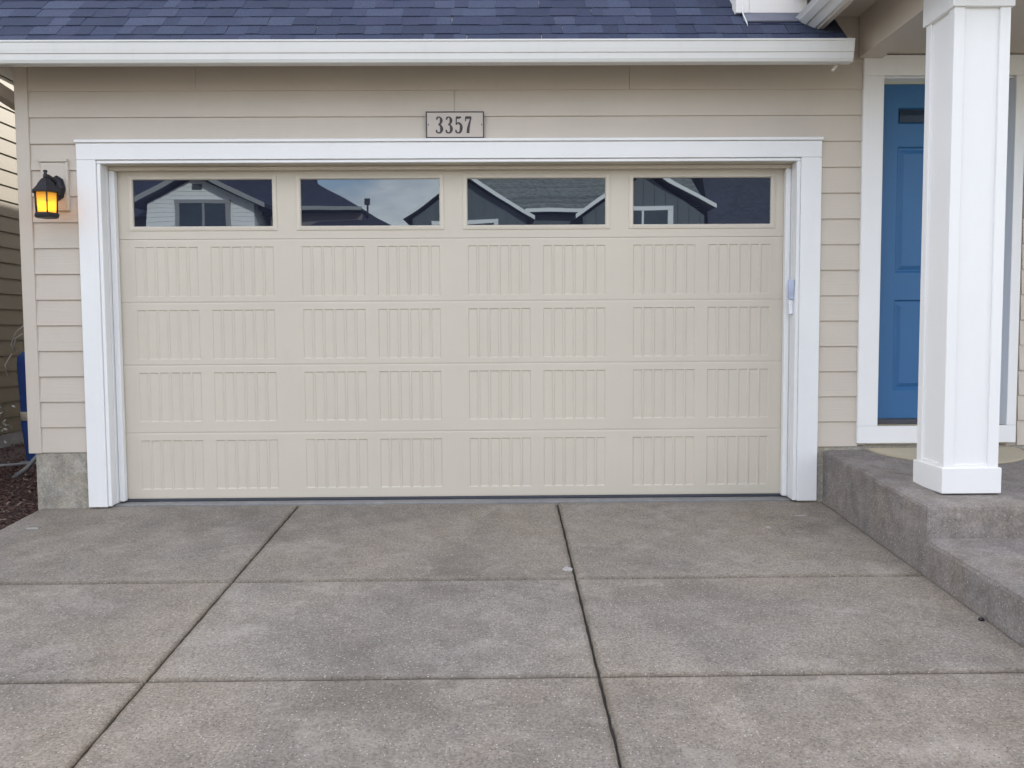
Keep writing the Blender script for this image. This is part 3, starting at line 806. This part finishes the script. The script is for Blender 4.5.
# dark blue roofed house
h2 = thing('blue_roofed_house', (-7, YF - 1, GF), 'dusky house with steep dark blue roof across the street mirrored in the second garage window', 'house')
def hip(b, x0, x1, y0, y1, ze, zr, run, c, th=.14, run0=None):
    ym = (y0 + y1) / 2
    A = [(x0, y0, ze), (x1, y0, ze), (x1, y1, ze), (x0, y1, ze)]
    r0, r1 = (x0 + (run if run0 is None else run0), ym, zr), (x1 - run, ym, zr)
    low = [(p[0], p[1], p[2] - th) for p in A]
    b.poly([A[0], A[1], r1, r0], c); b.poly([A[2], A[3], r0, r1], c); b.poly([A[1], A[2], r1], c); b.poly([A[3], A[0], r0], c)
    for i in range(4): b.poly([low[i], low[(i + 1) % 4], A[(i + 1) % 4], A[i]], c)
    b.poly(low[::-1], c)
b = MB(); b.box(-8.3, -5.0, YF - 9, YF - 1, GF - .3, 5.45); b.box(-6.9, -4.15, YF - 8, YF - .4, GF - .3, 4.75); b.build('wall', 'plum_side', h2)
b = MB(); hip(b, -9.6, -4.95, YF - 6.5, YF - .5, 5.62, 7.9, 3.3, (.028, .030, .055), run0=.05); b.build('roof', 'shingle_far', h2)
b = MB(); hip(b, -7.1, -3.75, YF - 5.2, YF - .2, 4.72, 5.9, 1.75, (.030, .031, .055)); b.build('lower_roof', 'shingle_far', h2)
b = MB(); b.box(-8.0, -4.93, YF - .5, YF - .38, 5.50, 5.66); b.build('gutter', 'grey_trim', h2)
b = MB(); b.tube([(-4.82, YF - 1.2, 4.9), (-4.82, YF - 1.2, 5.95)], .035, 6); b.box(-4.93, -4.75, YF - 1.28, YF - 1.12, 5.85, 6.12); b.build('roof_vent_pipe', 'dark', h2)
window(h2, -8.0, -6.9, 1.0, 2.4, YF - .99, 'grey_trim')
# charcoal twin-gabled house
h3 = thing('charcoal_house', (2, YF - 1, GF), 'charcoal board and batten house with twin white edged gables across the street', 'house')
def battens(parent, xl, xr, ze, xa, za, y):
    b = MB(); x = xl + .1
    while x < xr - .05:
        zt = ze + (za - ze) * ((x - xl) / (xa - xl) if x < xa else (xr - x) / (xr - xa))
        b.box(x - .02, x + .02, y, y + .022, GF, zt - .02); x += .4
    b.build('batten', 'grey_side', parent)
gable_front('gable_wall', 'grey_side', h3, -3.10, .92, 5.05, -1.20, 6.62, YF, 4); battens(h3, -3.10, .92, 5.05, -1.20, 6.62, YF + .001)
gable_front('gable_wall', 'grey_side', h3, 2.90, 7.15, 5.10, 5.05, 6.85, YF, 4); battens(h3, 2.90, 7.15, 5.10, 5.05, 6.85, YF + .001)
gable_roof(h3, -3.42, 5.0, -1.20, 6.75, 1.2, 4.95, YF - 4, YF + .35, (.17, .18, .175), 'trim', .13)
gable_roof(h3, 2.60, 5.03, 5.05, 7.0, 7.5, 5.38, YF - 4, YF + .35, (.17, .18, .175), 'trim', .13)
b = MB(); b.box(-1.5, 7.1, YF - 9, YF - 1.2, GF - .3, 5.35); b.build('main_wall', 'grey_side', h3)
b = MB()
for i in range(22):
    s0, s1 = i * .24, i * .24 + .25; k = random.uniform(.75, 1.25)
    y0, z0, y1, z1 = YF - .75 - s0 * .83, 5.56 + s0 * .55, YF - .75 - s1 * .83, 5.56 + s1 * .55
    b.prism([(y0, z0), (y0, z0 + .055), (y1, z1 + .008), (y1, z1)], 'x', -1.3, 7.4, c=(.17 * k, .18 * k, .175 * k))
b.prism([(YF - .8, 5.52), (YF - 5.2, 8.44), (YF - 9.6, 5.52)], 'x', -1.25, 7.35, c=(.17, .18, .175))
b.build('main_roof', 'shingle_far', h3)
b = MB(); b.box(.9, 3.0, YF - .78, YF - .66, 5.40, 5.56); b.build('gutter', 'trim', h3)
window(h3, 3.9, 6.02, 4.0, 5.52, YF + .02, 'trim', .17); window(h3, -2.4, -.1, 3.6, 5.0, YF + .02, 'trim', .15)
# far right blue roof
h4 = thing('broad_roofed_house', (10, YF, GF), 'house with a broad dark slate roof across the street mirrored in the fourth garage window', 'house')
b = MB(); b.box(7.75, 14.5, YF - 11, YF - .6, GF - .3, 4.4); b.build('wall', 'plum_side', h4)
b = MB(); hip(b, 7.35, 15, YF - 11.4, YF - .1, 4.55, 9.6, .9, (.045, .048, .068)); b.build('roof', 'shingle_far', h4)
window(h4, 9.5, 11.5, 1.0, 2.8, YF - .59, 'trim')
# a tree between the far houses
tr = thing('street_tree', (8.3, YF - 16, GF), 'thin leaved tree behind the houses across the street', 'tree')
b = MB(); b.tube([(8.3, YF - 16, GF - .2), (8.35, YF - 16, 3), (8.2, YF - 15.9, 8)], [.2, .15, .05], 8)
rnd = random.Random(4); lim = []
for k in range(12):
    a = rnd.uniform(0, 6.28); z0 = rnd.uniform(3, 7); L = rnd.uniform(1.2, 2.4)
    e = (8.3 + L * math.cos(a), YF - 16 + L * math.sin(a), z0 + L * .8); lim.append(e)
    b.tube([(8.3, YF - 16, z0), e], [.06, .02], 5)
b.build('trunk', 'bark', tr)
b = MB()
for e in lim:
    for k in range(90):
        p = Vector(e) + Vector((rnd.gauss(0, .6), rnd.gauss(0, .6), rnd.gauss(0, .6))); d = Vector((rnd.gauss(0, 1), rnd.gauss(0, 1), rnd.gauss(0, 1))).normalized(); u = d.orthogonal().normalized(); v = rnd.uniform(.7, 1.3)
        b.poly([p, p + d * .1 + u * .06, p + d * .2, p + d * .1 - u * .06], c=(.05 * v, .08 * v, .03 * v))
b.build('crown', 'leaf', tr)

# ================================================================ SKY, SUN, CAMERA
SUN = Vector((.33, .80, .50)).normalized()
el = math.asin(SUN.z); az = math.atan2(SUN.x, SUN.y)
w = bpy.data.worlds.new('World'); S.world = w; w.use_nodes = True
nt = w.node_tree; bg = nt.nodes['Background']
sky = node(nt, 'ShaderNodeTexSky', sky_type='NISHITA', sun_disc=False, sun_elevation=el, sun_rotation=az, altitude=100, air_density=1.0, dust_density=1.5)
tc = node(nt, 'ShaderNodeTexCoord'); mp = node(nt, 'ShaderNodeMapping'); mp.inputs['Scale'].default_value = (1.6, 1.6, 3.2); mp.inputs['Location'].default_value = (.3, .9, .1)
nt.links.new(tc.outputs['Generated'], mp.inputs['Vector'])
c1 = noise(nt, mp.outputs['Vector'], 1.6, 9, .58)
c2 = noise(nt, mp.outputs['Vector'], 3.4, 8, .6)
mask = ramp(nt, c1, [(.40, (0, 0, 0)), (.58, (.92, .92, .92))])
cloud = ramp(nt, c2, [(.32, (2.7, 3.0, 3.8)), (.68, (10.3, 9.6, 8.6))])
col = mix(nt, sky.outputs[0], cloud, mask)
nt.links.new(col, bg.inputs['Color']); bg.inputs['Strength'].default_value = .13
ld = bpy.data.lights.new('Sun', 'SUN'); ld.energy = 3.1; ld.angle = R(.53); ld.color = (1, .93, .82)
lo = bpy.data.objects.new('Sun', ld); COL.objects.link(lo); lo.rotation_euler = SUN.to_track_quat('Z', 'Y').to_euler()

YAW, PITCH, ROLL = 0.0117165, 0.0616562, 0.00621474
cy, sy, cp, sp = math.cos(YAW), math.sin(YAW), math.cos(PITCH), math.sin(PITCH)
r = Vector((cy, -sy, 0)); fh = Vector((sy, cy, 0)); u = Vector((0, 0, 1))
f = fh * cp - u * sp; d = -(u * cp + fh * sp)
c_, s_ = math.cos(ROLL), math.sin(ROLL)
r2 = r * c_ + d * s_; d2 = d * c_ - r * s_
cd = bpy.data.cameras.new('Camera'); cam = bpy.data.objects.new('Camera', cd); COL.objects.link(cam)
m = Matrix((r2, -d2, -f)).transposed().to_4x4(); m.translation = Vector((0, -6.1, 1.2382)); cam.matrix_world = m
cd.sensor_fit = 'HORIZONTAL'; cd.sensor_width = 36; cd.lens = 860 / 1024 * 36; cd.clip_end = 2000; cd.clip_start = .05
S.camera = cam
S.view_settings.view_transform = 'Standard'; S.view_settings.look = 'None'; S.view_settings.gamma = 1
S.view_settings.exposure = 1.87
S.cycles.max_bounces = 8; S.cycles.transparent_max_bounces = 8
S.cycles.use_denoising = True
S.cycles.sample_clamp_indirect = 8
